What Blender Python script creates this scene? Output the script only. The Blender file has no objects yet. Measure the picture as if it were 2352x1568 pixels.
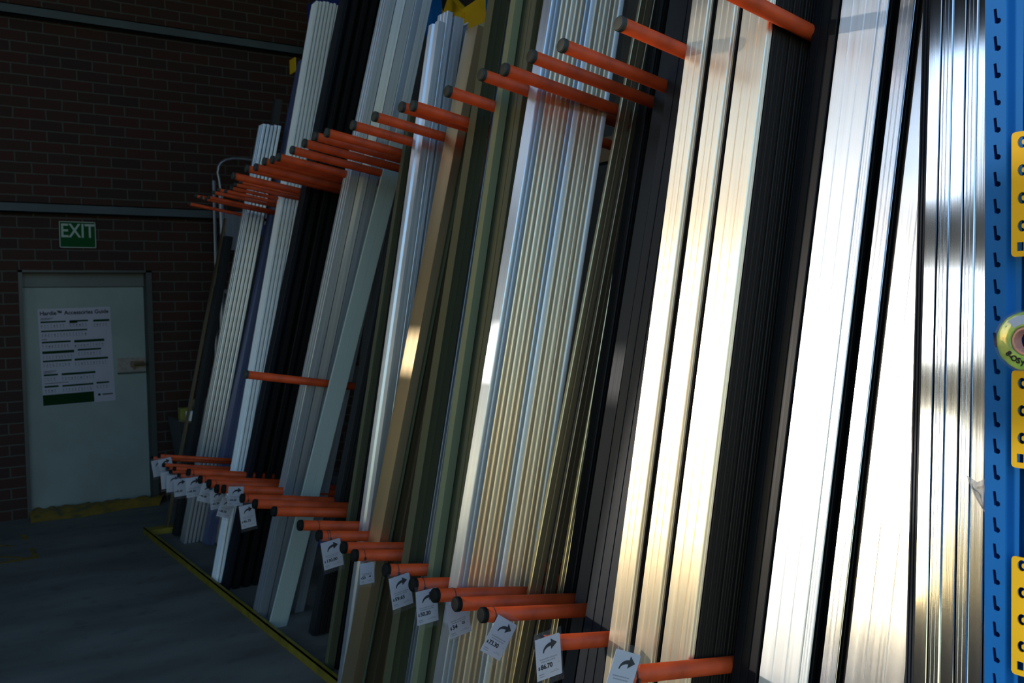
import bpy, bmesh, math, random
from mathutils import Vector, Matrix
random.seed(7)
sc = bpy.context.scene
COL = sc.collection

# ---------------------------------------------------------------- camera
F_PX, W_PX, H_PX, CAM_Z = 2117.0, 2352, 1568, 1.65
R = Matrix(((0.82289373, 0.03908907, 0.56684915),
            (-0.56785698, 0.02215458, 0.82282904),
            (-0.01960532, 0.9989901, -0.04042787)))     # columns: right, up, forward
CAM = Vector((0, 0, CAM_Z))
cam_data = bpy.data.cameras.new('camera')
cam_data.sensor_width = 36.0
cam_data.lens = 36.0 * F_PX / W_PX
cam_data.clip_start = 0.05
cam_data.clip_end = 200
cam_data.dof.use_dof = True
cam_data.dof.focus_distance = 2.3
cam_data.dof.aperture_fstop = 7.0
cam = bpy.data.objects.new('camera', cam_data)
COL.objects.link(cam)
M4 = Matrix.Identity(4)
for i in range(3):
    M4[i][0] = R[i][0]; M4[i][1] = R[i][1]; M4[i][2] = -R[i][2]; M4[i][3] = CAM[i]
cam.matrix_world = M4
sc.camera = cam

# ---------------------------------------------------------------- view, sky, sun
sc.view_settings.view_transform = 'Standard'
sc.view_settings.look = 'None'
sc.view_settings.gamma = 1.0
sc.view_settings.use_curve_mapping = False
sc.view_settings.exposure = 0.0
SKY_STRENGTH = 0.62
SUN_STRENGTH = 2.1
SUN_DIR = Vector((-0.77, 0.60, 0.205)).normalized()      # towards the sun
w = bpy.data.worlds.new('sky'); sc.world = w; w.use_nodes = True
nt = w.node_tree; nt.nodes.clear()
out = nt.nodes.new('ShaderNodeOutputWorld'); bg = nt.nodes.new('ShaderNodeBackground')
sky = nt.nodes.new('ShaderNodeTexSky'); sky.sky_type = 'NISHITA'; sky.sun_disc = False
sky.sun_elevation = math.asin(SUN_DIR.z)
sky.sun_rotation = math.atan2(SUN_DIR.x, SUN_DIR.y)
sky.air_density = 1.3; sky.dust_density = 0.6; sky.ozone_density = 2.0
tint = nt.nodes.new('ShaderNodeMix'); tint.data_type = 'RGBA'; tint.blend_type = 'MULTIPLY'; tint.inputs[0].default_value = 1.0
tint.inputs[7].default_value = (0.90, 1.0, 1.15, 1); nt.links.new(sky.outputs[0], tint.inputs[6])
nt.links.new(tint.outputs[2], bg.inputs[0]); nt.links.new(bg.outputs[0], out.inputs[0])
bg.inputs[1].default_value = SKY_STRENGTH
sl = bpy.data.lights.new('sun', 'SUN'); sl.energy = SUN_STRENGTH; sl.angle = math.radians(0.8)
sl.color = (1.0, 0.92, 0.82)
sun = bpy.data.objects.new('sun', sl); COL.objects.link(sun)
sun.rotation_euler = SUN_DIR.to_track_quat('Z', 'Y').to_euler()
# daylight enters by two openings: portals only guide the sampling of the sky
def portal(loc, sx, sy, normal):
    l = bpy.data.lights.new('daylight_opening', 'AREA'); l.shape = 'RECTANGLE'; l.size = sx; l.size_y = sy
    l.cycles.is_portal = True
    o = bpy.data.objects.new('daylight_opening', l); COL.objects.link(o); o.location = loc
    o.rotation_euler = (-Vector(normal)).to_track_quat('Z', 'Y').to_euler()
LEFT_X = -2.4
OPEN_Y0, OPEN_Y1, OPEN_Z0, OPEN_Z1 = 3.6, 5.45, 1.25, 3.66
END_Y = -3.0
SLITS = ((5.56, 5.86), (6.50, 6.80)); SLIT_Z = (2.50, 2.68)      # unseen slits added to throw sun bands across two stacks
HIGH_GAP_Z = (4.40, 6.1); HIGH_GAP_Y = (5.7, 7.6)                      # unseen gap above them, added to brighten the stack tops
ROOF_Z = 6.2
RIGHT_X = 3.9

# ---------------------------------------------------------------- pixel helpers (2352 x 1568 frame)
def ray(px, py):
    d = Vector((px - W_PX / 2, H_PX / 2 - py, F_PX))
    return Vector([R[i][0] * d[0] + R[i][1] * d[1] + R[i][2] * d[2] for i in range(3)])
def on(px, py, n, c):
    d = ray(px, py); n = Vector(n)
    return CAM + d * ((c - n.dot(CAM)) / n.dot(d))
def onX(px, py, X): return on(px, py, (1, 0, 0), X)
def onY(px, py, Y): return on(px, py, (0, 1, 0), Y)
def onZ(px, py, Z): return on(px, py, (0, 0, 1), Z)

# ---------------------------------------------------------------- materials
def newmat(name):
    m = bpy.data.materials.new(name); m.use_nodes = True
    return m, m.node_tree, m.node_tree.nodes['Principled BSDF']
def N(nt, t, **kw):
    n = nt.nodes.new(t)
    for k, v in kw.items(): setattr(n, k, v)
    return n
def ramp(nt, fac, stops):
    r = N(nt, 'ShaderNodeValToRGB'); e = r.color_ramp.elements
    while len(e) < len(stops): e.new(0.5)
    for i, (p, c) in enumerate(stops):
        e[i].position = p; e[i].color = (*c, 1) if len(c) == 3 else c
    nt.links.new(fac, r.inputs[0]); return r
def metal(name, col, rough=0.28, metallic=0.9, aniso=0.75, vary=0.12, scratch=0.25, fine=160):
    m, nt, b = newmat(name); L = nt.links
    tc = N(nt, 'ShaderNodeTexCoord'); mp = N(nt, 'ShaderNodeMapping'); mp.inputs['Scale'].default_value = (fine, fine, 0.5)
    L.new(tc.outputs['Object'], mp.inputs[0])
    ns = N(nt, 'ShaderNodeTexNoise'); ns.inputs['Scale'].default_value = 1.0; ns.inputs['Detail'].default_value = 2
    L.new(mp.outputs[0], ns.inputs['Vector'])
    r = ramp(nt, ns.outputs[0], [(0.3, tuple(c * (1 - vary) for c in col)), (0.7, tuple(min(1, c * (1 + vary)) for c in col))])
    L.new(r.outputs[0], b.inputs['Base Color'])
    b.inputs['Metallic'].default_value = metallic
    if metallic < 0.3: b.inputs['Specular IOR Level'].default_value = 0.15
    mr = N(nt, 'ShaderNodeMapRange'); mr.inputs['To Min'].default_value = rough * 0.8; mr.inputs['To Max'].default_value = rough * 1.25
    L.new(ns.outputs[0], mr.inputs[0]); L.new(mr.outputs[0], b.inputs['Roughness'])
    b.inputs['Anisotropic'].default_value = aniso
    tg = N(nt, 'ShaderNodeTangent'); tg.direction_type = 'RADIAL'; tg.axis = 'Z'
    L.new(tg.outputs[0], b.inputs['Tangent'])
    bp = N(nt, 'ShaderNodeBump'); bp.inputs['Strength'].default_value = scratch; bp.inputs['Distance'].default_value = 0.0006
    L.new(ns.outputs[0], bp.inputs['Height']); L.new(bp.outputs[0], b.inputs['Normal'])
    return m
def paint(name, col, rough=0.45, vary=0.15, scale=6.0, spec=0.5, bump=0.0, coat=0.0):
    m, nt, b = newmat(name); L = nt.links
    tc = N(nt, 'ShaderNodeTexCoord'); ns = N(nt, 'ShaderNodeTexNoise'); ns.inputs['Scale'].default_value = scale; ns.inputs['Detail'].default_value = 5
    L.new(tc.outputs['Object'], ns.inputs['Vector'])
    r = ramp(nt, ns.outputs[0], [(0.35, tuple(c * (1 - vary) for c in col)), (0.65, tuple(min(1, c * (1 + vary)) for c in col))])
    L.new(r.outputs[0], b.inputs['Base Color'])
    b.inputs['Roughness'].default_value = rough; b.inputs['Specular IOR Level'].default_value = spec
    b.inputs['Coat Weight'].default_value = coat
    if bump:
        bp = N(nt, 'ShaderNodeBump'); bp.inputs['Strength'].default_value = bump; bp.inputs['Distance'].default_value = 0.005
        L.new(ns.outputs[0], bp.inputs['Height']); L.new(bp.outputs[0], b.inputs['Normal'])
    return m
M = {}
M['mill'] = metal('mill_aluminium', (0.88, 0.89, 0.90), 0.44, 0.85, 0.8, 0.04)
M['mirror'] = metal('bright_aluminium', (0.82, 0.82, 0.82), 0.10, 1.0, 0.25, 0.04, 0.08)
M['satin'] = metal('satin_aluminium', (0.86, 0.86, 0.87), 0.20, 0.95, 0.4, 0.04, 0.1)
M['silver'] = metal('silver_anodised', (0.62, 0.66, 0.72), 0.32, 0.85, 0.8, 0.08)
M['grey'] = metal('grey_anodised', (0.36, 0.40, 0.45), 0.36, 0.7, 0.7, 0.08)
M['tan_sheen'] = metal('silver_with_tan_sheen', (0.80, 0.65, 0.47), 0.30, 0.9, 0.85, 0.10)  # silver anodised lengths, reflected tan tint put into the base colour
M['cream'] = metal('cream_anodised', (0.90, 0.77, 0.58), 0.34, 0.85, 0.85, 0.06)
M['gold'] = metal('gold_anodised', (0.60, 0.47, 0.28), 0.30, 0.95, 0.5, 0.03, 0.0, 30)
M['bronze'] = metal('bronze_anodised', (0.20, 0.15, 0.09), 0.30, 0.8, 0.5, 0.05, 0.0, 30)
M['olive'] = paint('olive_powder_coat', (0.072, 0.075, 0.042), 0.38, 0.05, 2, 0.3)
M['lightgreen'] = paint('pale_green_powder_coat', (0.15, 0.175, 0.105), 0.4, 0.05, 2, 0.3)
M['charcoal'] = metal('charcoal_powder_coat', (0.013, 0.015, 0.018), 0.42, 0.15, 0.5, 0.1)
M['navy'] = paint('navy_powder_coat', (0.045, 0.065, 0.15), 0.4, 0.05, 2)
M['slate'] = metal('slate_with_blue_sheen', (0.009, 0.012, 0.018), 0.42, 0.1, 0.5, 0.1)  # charcoal coat with a reflected blue sheen put into its colour
M['antique'] = metal('antique_gold', (0.46, 0.36, 0.21), 0.28, 0.9, 0.8, 0.08, 0.1)
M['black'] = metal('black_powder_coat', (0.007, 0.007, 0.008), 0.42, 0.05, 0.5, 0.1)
M['brownblack'] = metal('dark_comb_brown', (0.014, 0.011, 0.009), 0.40, 0.15, 0.6, 0.15)  # near-black brown, also carries the shade of the cream stack's comb
M['white'] = paint('white_powder_coat', (0.82, 0.86, 0.88), 0.4, 0.03, 2)
M['pale'] = paint('pale_grey_green_coat', (0.30, 0.36, 0.34), 0.5, 0.03, 2)
M['orange'] = paint('orange_plastic_sleeve', (0.44, 0.052, 0.010), 0.5, 0.18, 14, 0.25)
M['blackcap'] = paint('darker_plastic_cap', (0.006, 0.007, 0.007), 0.7, 0.1, 20, 0.1)  # darker copy of the end cap for the lower pegs
M['cap'] = paint('dark_grey_plastic_cap', (0.028, 0.034, 0.032), 0.65, 0.15, 20, 0.2)
M['tie'] = paint('black_cable_tie', (0.012, 0.012, 0.013), 0.45, 0.1)
M['blue'] = paint('blue_rack_enamel', (0.003, 0.105, 0.36), 0.6, 0.06, 5, 0.12, 0, 0.0)
M['bluedark'] = paint('dark_blue_enamel', (0.006, 0.022, 0.16), 0.35, 0.08, 5)
M['yellow'] = paint('yellow_rack_enamel', (0.62, 0.36, 0.01), 0.55, 0.06, 5, 0.15, 0, 0.0)
M['paper'] = paint('white_card', (0.40, 0.40, 0.45), 0.5, 0.03, 4)
M['ink'] = paint('black_ink', (0.010, 0.010, 0.010), 0.8, 0.05, 4, 0.05)
M['ink2'] = paint('grey_small_print', (0.22, 0.22, 0.24), 0.5, 0.05)
M['posterink'] = paint('dark_green_print', (0.002, 0.022, 0.008), 0.8, 0.05, 4, 0.03)
M['posterpaper'] = paint('poster_paper', (0.24, 0.24, 0.31), 0.5, 0.03)
M['glyph'] = paint('poster_grey_print', (0.04, 0.04, 0.05), 0.8, 0.05, 4, 0.05)
M['green'] = paint('exit_sign_green', (0.0, 0.045, 0.010), 0.7, 0.05, 2, 0.1)
M['exitwhite'] = paint('exit_sign_white', (0.20, 0.25, 0.22), 0.5, 0.05)
M['door'] = paint('pale_green_grey_door', (0.142, 0.180, 0.180), 0.55, 0.10, 3)
M['doordark'] = paint('darker_grey_door_top', (0.06, 0.07, 0.07), 0.55, 0.08, 3)
M['frame'] = paint('dark_green_door_frame', (0.018, 0.024, 0.024), 0.5, 0.1)
M['plate'] = paint('tarnished_lock_plate', (0.16, 0.14, 0.13), 0.5, 0.15, 30)
M['handle'] = metal('tarnished_brass', (0.12, 0.09, 0.06), 0.4, 0.7, 0.0, 0.2)
M['bandsteel'] = paint('blue_grey_steel_channel', (0.032, 0.048, 0.058), 0.7, 0.15, 3)
M['ladder'] = metal('ladder_aluminium', (0.22, 0.24, 0.30), 0.35, 0.6, 0.2, 0.1)
M['card'] = paint('brown_carton', (0.15, 0.12, 0.06), 0.8, 0.12, 8)
M['binblack'] = paint('black_plastic_bin', (0.02, 0.02, 0.02), 0.5, 0.1)
M['packet'] = paint('yellow_packet', (0.16, 0.15, 0.015), 0.5, 0.1)
M['tapegreen'] = paint('green_tape_label', (0.22, 0.42, 0.05), 0.35, 0.25, 30, 0.6, 0.3, 0.6)
M['tapecore'] = paint('pink_tape_core', (0.55, 0.25, 0.20), 0.4, 0.2, 20)
M['tapeblue'] = paint('blue_tape_wrap', (0.25, 0.40, 0.62), 0.3, 0.2, 20, 0.6, 0, 0.5)
M['roof'] = paint('dark_roof_sheet', (0.05, 0.05, 0.05), 0.8, 0.1)
M['darkwall'] = paint('dark_side_wall', (0.045, 0.045, 0.045), 0.8, 0.15)
def plastic(name='clear_plastic_film', fac=0.06, c=0.26):
    m = bpy.data.materials.new(name); m.use_nodes = True; nt = m.node_tree; nt.nodes.clear(); L = nt.links
    o = N(nt, 'ShaderNodeOutputMaterial'); mx = N(nt, 'ShaderNodeMixShader'); t = N(nt, 'ShaderNodeBsdfTransparent'); p = N(nt, 'ShaderNodeBsdfPrincipled')
    p.inputs['Base Color'].default_value = (c, c, c * 1.05, 1); p.inputs['Roughness'].default_value = 0.12
    tc = N(nt, 'ShaderNodeTexCoord'); ns = N(nt, 'ShaderNodeTexNoise'); ns.inputs['Scale'].default_value = 40
    bp = N(nt, 'ShaderNodeBump'); bp.inputs['Strength'].default_value = 0.6; bp.inputs['Distance'].default_value = 0.004
    L.new(tc.outputs['Object'], ns.inputs['Vector']); L.new(ns.outputs[0], bp.inputs['Height']); L.new(bp.outputs[0], p.inputs['Normal'])
    mx.inputs[0].default_value = fac; L.new(t.outputs[0], mx.inputs[1]); L.new(p.outputs[0], mx.inputs[2]); L.new(mx.outputs[0], o.inputs[0])
    return m
M['film'] = plastic()
M['bag'] = plastic('cloudy_plastic_bag', 0.45, 0.35)
def brick():
    m, nt, b = newmat('dark_red_brick'); L = nt.links
    tc = N(nt, 'ShaderNodeTexCoord'); sp = N(nt, 'ShaderNodeSeparateXYZ'); cb = N(nt, 'ShaderNodeCombineXYZ')
    L.new(tc.outputs['Object'], sp.inputs[0]); L.new(sp.outputs['X'], cb.inputs['X']); L.new(sp.outputs['Z'], cb.inputs['Y'])
    ns = N(nt, 'ShaderNodeTexNoise'); ns.inputs['Scale'].default_value = 14; ns.inputs['Detail'].default_value = 3
    L.new(tc.outputs['Object'], ns.inputs['Vector'])
    mixv = N(nt, 'ShaderNodeVectorMath', operation='MULTIPLY_ADD'); mixv.inputs[1].default_value = (0.010, 0.010, 0); L.new(ns.outputs['Color'], mixv.inputs[0]); L.new(cb.outputs[0], mixv.inputs[2])
    br = N(nt, 'ShaderNodeTexBrick'); L.new(mixv.outputs[0], br.inputs['Vector'])
    br.inputs['Scale'].default_value = 1.0; br.inputs['Brick Width'].default_value = 0.24; br.inputs['Row Height'].default_value = 0.0868
    br.inputs['Mortar Size'].default_value = 0.0065; br.inputs['Mortar Smooth'].default_value = 0.3; br.inputs['Bias'].default_value = -0.1
    br.inputs['Color1'].default_value = (0.036, 0.015, 0.0115, 1); br.inputs['Color2'].default_value = (0.022, 0.0135, 0.013, 1)
    br.inputs['Mortar'].default_value = (0.048, 0.050, 0.043, 1); br.offset = 0.5
    L.new(br.outputs['Color'], b.inputs['Base Color']); b.inputs['Roughness'].default_value = 0.85; b.inputs['Specular IOR Level'].default_value = 0.2
    bp = N(nt, 'ShaderNodeBump'); bp.inputs['Strength'].default_value = 0.6; bp.inputs['Distance'].default_value = 0.006; bp.invert = True
    L.new(br.outputs['Fac'], bp.inputs['Height']); L.new(bp.outputs[0], b.inputs['Normal'])
    return m
M['brick'] = brick()
def concrete():
    m, nt, b = newmat('worn_concrete'); L = nt.links
    tc = N(nt, 'ShaderNodeTexCoord'); n1 = N(nt, 'ShaderNodeTexNoise'); n1.inputs['Scale'].default_value = 1.3; n1.inputs['Detail'].default_value = 8
    mp = N(nt, 'ShaderNodeMapping'); mp.inputs['Scale'].default_value = (1, 2.6, 1); mp.inputs['Rotation'].default_value = (0, 0, 0.25)
    L.new(tc.outputs['Object'], mp.inputs[0]); L.new(mp.outputs[0], n1.inputs['Vector'])
    n2 = N(nt, 'ShaderNodeTexNoise'); n2.inputs['Scale'].default_value = 9; n2.inputs['Detail'].default_value = 6; L.new(tc.outputs['Object'], n2.inputs['Vector'])
    r1 = ramp(nt, n1.outputs[0], [(0.3, (0.076, 0.076, 0.066)), (0.7, (0.135, 0.136, 0.118))])
    r2 = ramp(nt, n2.outputs[0], [(0.30, (0.55, 0.55, 0.55)), (0.42, (1, 1, 1)), (0.74, (1, 1, 1)), (0.80, (1.3, 1.3, 1.3))])
    mx = N(nt, 'ShaderNodeMix', data_type='RGBA', blend_type='MULTIPLY'); mx.inputs[0].default_value = 0.6
    L.new(r1.outputs[0], mx.inputs[6]); L.new(r2.outputs[0], mx.inputs[7]); L.new(mx.outputs[2], b.inputs['Base Color'])
    b.inputs['Roughness'].default_value = 0.7; b.inputs['Specular IOR Level'].default_value = 0.3
    bp = N(nt, 'ShaderNodeBump'); bp.inputs['Strength'].default_value = 0.3; bp.inputs['Distance'].default_value = 0.004
    L.new(n2.outputs[0], bp.inputs['Height']); L.new(bp.outputs[0], b.inputs['Normal'])
    return m
M['concrete'] = concrete()
def wornyellow():
    m, nt, b = newmat('worn_yellow_line_paint'); L = nt.links
    tc = N(nt, 'ShaderNodeTexCoord'); ns = N(nt, 'ShaderNodeTexNoise'); ns.inputs['Scale'].default_value = 16; ns.inputs['Detail'].default_value = 7
    L.new(tc.outputs['Object'], ns.inputs['Vector'])
    r = ramp(nt, ns.outputs[0], [(0.36, (0.05, 0.05, 0.02)), (0.46, (0.15, 0.09, 0.006)), (0.7, (0.20, 0.12, 0.008))])
    L.new(r.outputs[0], b.inputs['Base Color']); b.inputs['Roughness'].default_value = 0.65
    return m
M['wornyellow'] = wornyellow()
M['rackdark'] = paint('dark_rack_steel', (0.02, 0.022, 0.025), 0.6, 0.1)
M['kerb'] = paint('yellow_kerb_paint', (0.17, 0.13, 0.006), 0.55, 0.25, 12)

# ---------------------------------------------------------------- mesh helpers
def link(name, me, mat=None, parent=None):
    o = bpy.data.objects.new(name, me); COL.objects.link(o)
    if mat: me.materials.append(mat)
    if parent: o.parent = parent
    return o
def fin(name, bm, mat, parent=None, smooth=False):
    me = bpy.data.meshes.new(name); bmesh.ops.recalc_face_normals(bm, faces=bm.faces); bm.to_mesh(me); bm.free()
    if smooth:
        for p in me.polygons: p.use_smooth = True
        try: me.set_sharp_from_angle(angle=math.radians(40))
        except Exception: pass
    return link(name, me, mat, parent)
def bx(bm, x0, x1, y0, y1, z0, z1, mat=None):
    vs = [bm.verts.new(p) for p in ((x0,y0,z0),(x1,y0,z0),(x1,y1,z0),(x0,y1,z0),(x0,y0,z1),(x1,y0,z1),(x1,y1,z1),(x0,y1,z1))]
    if mat is not None:
        for v in vs: v.co = mat @ v.co
    for f in ((3,2,1,0),(4,5,6,7),(0,1,5,4),(1,2,6,5),(2,3,7,6),(3,0,4,7)): bm.faces.new([vs[i] for i in f])
    return vs
def box(name, x0, x1, y0, y1, z0, z1, mat, parent=None, bev=0.0):
    bm = bmesh.new(); bx(bm, x0, x1, y0, y1, z0, z1)
    if bev: bmesh.ops.bevel(bm, geom=bm.edges[:], offset=bev, segments=2, affect='EDGES', profile=0.5)
    return fin(name, bm, mat, parent)
def tube(bm, pts, r, seg=14, caps=True):
    pts = [Vector(p) for p in pts]; rings = []
    up = Vector((0.13, 0.31, 0.94))
    for i, p in enumerate(pts):
        t = (pts[min(i + 1, len(pts) - 1)] - pts[max(i - 1, 0)]).normalized()
        a = t.cross(up).normalized(); b = t.cross(a).normalized()
        rr = r[i] if isinstance(r, (list, tuple)) else r
        rings.append([bm.verts.new(p + a * rr * math.cos(2*math.pi*k/seg) + b * rr * math.sin(2*math.pi*k/seg)) for k in range(seg)])
    for q, s in zip(rings, rings[1:]):
        for k in range(seg): bm.faces.new((q[k], q[(k+1) % seg], s[(k+1) % seg], s[k]))
    if caps: bm.faces.new(rings[0][::-1]); bm.faces.new(rings[-1])
def prism(bm, loop, z0, z1, mat=None):
    a = [bm.verts.new((x, y, z0)) for x, y in loop]; b = [bm.verts.new((x, y, z1)) for x, y in loop]
    if mat is not None:
        for v in a + b: v.co = mat @ v.co
    n = len(loop)
    for i in range(n): bm.faces.new((a[i], a[(i+1) % n], b[(i+1) % n], b[i]))
    bm.faces.new(a[::-1]); bm.faces.new(b)
def empty(name, loc=(0, 0, 0)):
    o = bpy.data.objects.new(name, None); COL.objects.link(o); o.location = loc; o.empty_display_size = 0.05
    return o
def tag(o, label, cat, group=None, kind=None):
    o['label'] = label
    if cat: o['category'] = cat
    if group: o['group'] = group
    if kind: o['kind'] = kind
    return o
def struct(o): o['kind'] = 'structure'; return o
def keep(o, parent):     # parent without moving
    o.parent = parent; o.matrix_parent_inverse = Matrix.Translation(parent.location).inverted() if parent.rotation_euler.z == 0 else parent.matrix_basis.inverted()
    return o
def plate2d(name, loops, thick, mat, parent, mw):     # filled outline with holes, extruded
    cu = bpy.data.curves.new(name, 'CURVE'); cu.dimensions = '2D'; cu.fill_mode = 'BOTH'; cu.extrude = thick / 2
    for lp in loops:
        s = cu.splines.new('POLY'); s.points.add(len(lp) - 1)
        for i, (x, y) in enumerate(lp): s.points[i].co = (x, y, 0, 1)
        s.use_cyclic_u = True
    t = bpy.data.objects.new(name, cu); COL.objects.link(t)
    me = bpy.data.meshes.new_from_object(t.evaluated_get(bpy.context.evaluated_depsgraph_get()))
    bpy.data.objects.remove(t); me.materials.clear(); me.transform(mw)
    return link(name, me, mat, parent)
def textmesh(name, s, size, mat, parent, mw, bold=0.0, align='LEFT', thick=0.0004, sx=1.0):
    cu = bpy.data.curves.new(name, 'FONT'); cu.body = s; cu.size = size; cu.align_x = align; cu.extrude = thick; cu.offset = bold; cu.resolution_u = 3
    t = bpy.data.objects.new(name, cu); COL.objects.link(t)
    me = bpy.data.meshes.new_from_object(t.evaluated_get(bpy.context.evaluated_depsgraph_get()))
    bpy.data.objects.remove(t); me.materials.clear(); me.transform(Matrix.Scale(sx, 4, (1, 0, 0))); me.transform(mw)
    return link(name, me, mat, parent)
# local frames: wall-facing-minus-Y : x->X, y->Z, z->-Y ; facing -X : x->-Y, y->Z, z->-X
def frame(loc, xd, yd):
    xd = Vector(xd).normalized(); yd = Vector(yd).normalized(); zd = xd.cross(yd)
    m = Matrix.Identity(4)
    for i in range(3): m[i][0] = xd[i]; m[i][1] = yd[i]; m[i][2] = zd[i]; m[i][3] = loc[i]
    return m

# ================================================================ THE SETTING
WALL_Y = 8.31
DX0, DX1, DZ1 = 0.945, 1.965, 2.0            # door opening
struct(box('floor', LEFT_X - 9, RIGHT_X + 0.3, -14, WALL_Y + 0.3, -0.2, 0.0, M['concrete']))
bm = bmesh.new()
bx(bm, LEFT_X - .3, DX0, WALL_Y, WALL_Y + .3, -.1, ROOF_Z); bx(bm, DX1, RIGHT_X + .3, WALL_Y, WALL_Y + .3, -.1, ROOF_Z); bx(bm, DX0, DX1, WALL_Y, WALL_Y + .3, DZ1, ROOF_Z)
struct(fin('wall_back', bm, M['brick']))
bm = bmesh.new()
holes = [(OPEN_Y0, 4.33, OPEN_Z0, 2.50), (4.33, 4.60, OPEN_Z0, 2.12), (4.33, 4.60, 2.28, 2.50), (OPEN_Y0, 4.30, 2.98, OPEN_Z1), (3.90, 4.52, 4.30, 5.70), (4.60, OPEN_Y1, OPEN_Z0, 3.12), (4.80, OPEN_Y1, 3.12, OPEN_Z1), (HIGH_GAP_Y[0], HIGH_GAP_Y[1], *HIGH_GAP_Z)] + [(a_, b_, *SLIT_Z) for a_, b_ in SLITS]  # unseen gaps and cross-bars, shaped for sun and shade on the boards
yc = sorted({0.4, WALL_Y} | {h_[0] for h_ in holes} | {h_[1] for h_ in holes}); zc_ = sorted({0, ROOF_Z} | {h_[2] for h_ in holes} | {h_[3] for h_ in holes})
for y0_, y1_ in zip(yc, yc[1:]):
    for z0_, z1_ in zip(zc_, zc_[1:]):
        my, mz = (y0_ + y1_) / 2, (z0_ + z1_) / 2
        if not any(h_[0] < my < h_[1] and h_[2] < mz < h_[3] for h_ in holes): bx(bm, LEFT_X - .06, LEFT_X, y0_, y1_, z0_, z1_)
struct(fin('wall_left', bm, M['darkwall']))
struct(box('wall_right', RIGHT_X, RIGHT_X + .3, END_Y, WALL_Y, 0, ROOF_Z, M['darkwall']))
bm = bmesh.new(); bx(bm, LEFT_X - .3, RIGHT_X + .3, 0.4, WALL_Y + .3, ROOF_Z, ROOF_Z + .2)
struct(fin('ceiling', bm, M['roof']))
def channel_band(name, z0, z1):
    bm = bmesh.new()
    y1 = WALL_Y; y0 = WALL_Y - 0.075
    bx(bm, LEFT_X, RIGHT_X, y0, y0 + .008, z0, z1); bx(bm, LEFT_X, RIGHT_X, y0, y1, z0, z0 + .008); bx(bm, LEFT_X, RIGHT_X, y0, y1, z1 - .008, z1)
    struct(fin(name, bm, M['bandsteel']))
channel_band('trim_1', 2.455, 2.535)
channel_band('trim_2', 4.005, 4.085)
# door
d = struct(empty('door_1', (DX0, WALL_Y, 0)))
def dpart(name, *a, **k): return keep(box(name, *a, **k), d)
dpart('door_leaf', DX0 + .03, DX1 - .045, WALL_Y + .10, WALL_Y + .145, 0.02, 1.862, M['door'], bev=.003)
dpart('door_top_panel', DX0 + .03, DX1 - .045, WALL_Y + .085, WALL_Y + .14, 1.866, DZ1 - .01, M['doordark'])  # separate, darker grey panel across the top of the door
bm = bmesh.new()
bx(bm, DX0, DX0 + .03, WALL_Y - .012, WALL_Y + .16, 0, DZ1); bx(bm, DX1 - .045, DX1, WALL_Y - .012, WALL_Y + .16, 0, DZ1); bx(bm, DX0, DX1, WALL_Y - .012, WALL_Y + .16, DZ1 - .018, DZ1)
keep(fin('door_frame', bm, M['frame']), d)
keep(box('door_backing', DX0, DX1, WALL_Y + .165, WALL_Y + .2, 0, DZ1, M['roof']), d)
lp = dpart('lock_plate', 1.685, 1.915, WALL_Y + .094, WALL_Y + .10, 1.135, 1.255, M['plate'])
hb = bmesh.new(); tube(hb, [(1.895, WALL_Y + .09, 1.20), (1.895, WALL_Y + .035, 1.20), (1.81, WALL_Y + .035, 1.20)], .012, 10)
tube(hb, [(1.82, WALL_Y + .094, 1.165), (1.82, WALL_Y + .08, 1.165)], .014, 10)
bx(hb, 1.79, 1.90, WALL_Y + .078, WALL_Y + .094, 1.175, 1.225)
keep(fin('door_handle', hb, M['handle']), d)
keep(box('kick_rail', 1.685, 1.915, WALL_Y + .092, WALL_Y + .10, 1.115, 1.13, M['frame']), d)
# painted threshold: lumpy yellow ramp
bm = bmesh.new(); nx, ny = 40, 8
a0, a1 = onZ(72, 1203, 0), onZ(365, 1160, 0); b0, b1 = Vector((DX0 + .02, WALL_Y + .09, 0)), Vector((DX1 + .05, WALL_Y + .0, 0))
g = []
for i in range(nx + 1):
    row = []
    for j in range(ny + 1):
        u, v = i / nx, j / ny
        p = a0.lerp(a1, u).lerp(b0.lerp(b1, u), v)
        p.y += 0.03 * math.sin(u * 9 + 1) * (1 - v) + random.uniform(-.008, .008) * (1 - v)
        p.z = 0.004 + 0.05 * min(1, v * 1.6) * (0.8 + .4 * random.random()) if j else 0.001
        row.append(bm.verts.new(p))
    g.append(row)
for i in range(nx):
    for j in range(ny): bm.faces.new((g[i][j], g[i+1][j], g[i+1][j+1], g[i][j+1]))
for row in g:   # skirt to the ground
    pass
t = fin('painted_threshold', bm, M['wornyellow'], smooth=True)
tag(t, 'lumpy yellow painted threshold strip on the ground along the foot of the door', 'threshold')
# painted floor marks (left)
def floor_poly(name, pts, z=0.0012):
    bm = bmesh.new(); loop = [(p.x, p.y) for p in (onZ(x, y, 0) for x, y in pts)]
    prism(bm, loop, 0.0002, z); return fin(name, bm, M['wornyellow'])
o = floor_poly('floor_marking', [(66, 1258), (78, 1257), (92, 1281), (0, 1295), (0, 1291), (74, 1277)])
tag(o, 'worn yellow painted line turning a corner on the concrete at the left', 'floor marking')
o = floor_poly('floor_marking', [(0, 1250), (30, 1252), (28, 1255), (0, 1254)])
tag(o, 'short faded yellow painted dash on the concrete above the corner line', 'floor marking')
o = floor_poly('floor_marking', [(45, 1225), (62, 1230), (66, 1240), (50, 1238)])
tag(o, 'small yellow paint blot on the concrete between threshold and corner line', 'floor marking')
o = floor_poly('floor_marking', [(0, 1276), (36, 1278), (54, 1279), (50, 1282), (0, 1280)])
tag(o, 'thin inner yellow painted line just above the corner line on the concrete', 'floor marking')

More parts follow.
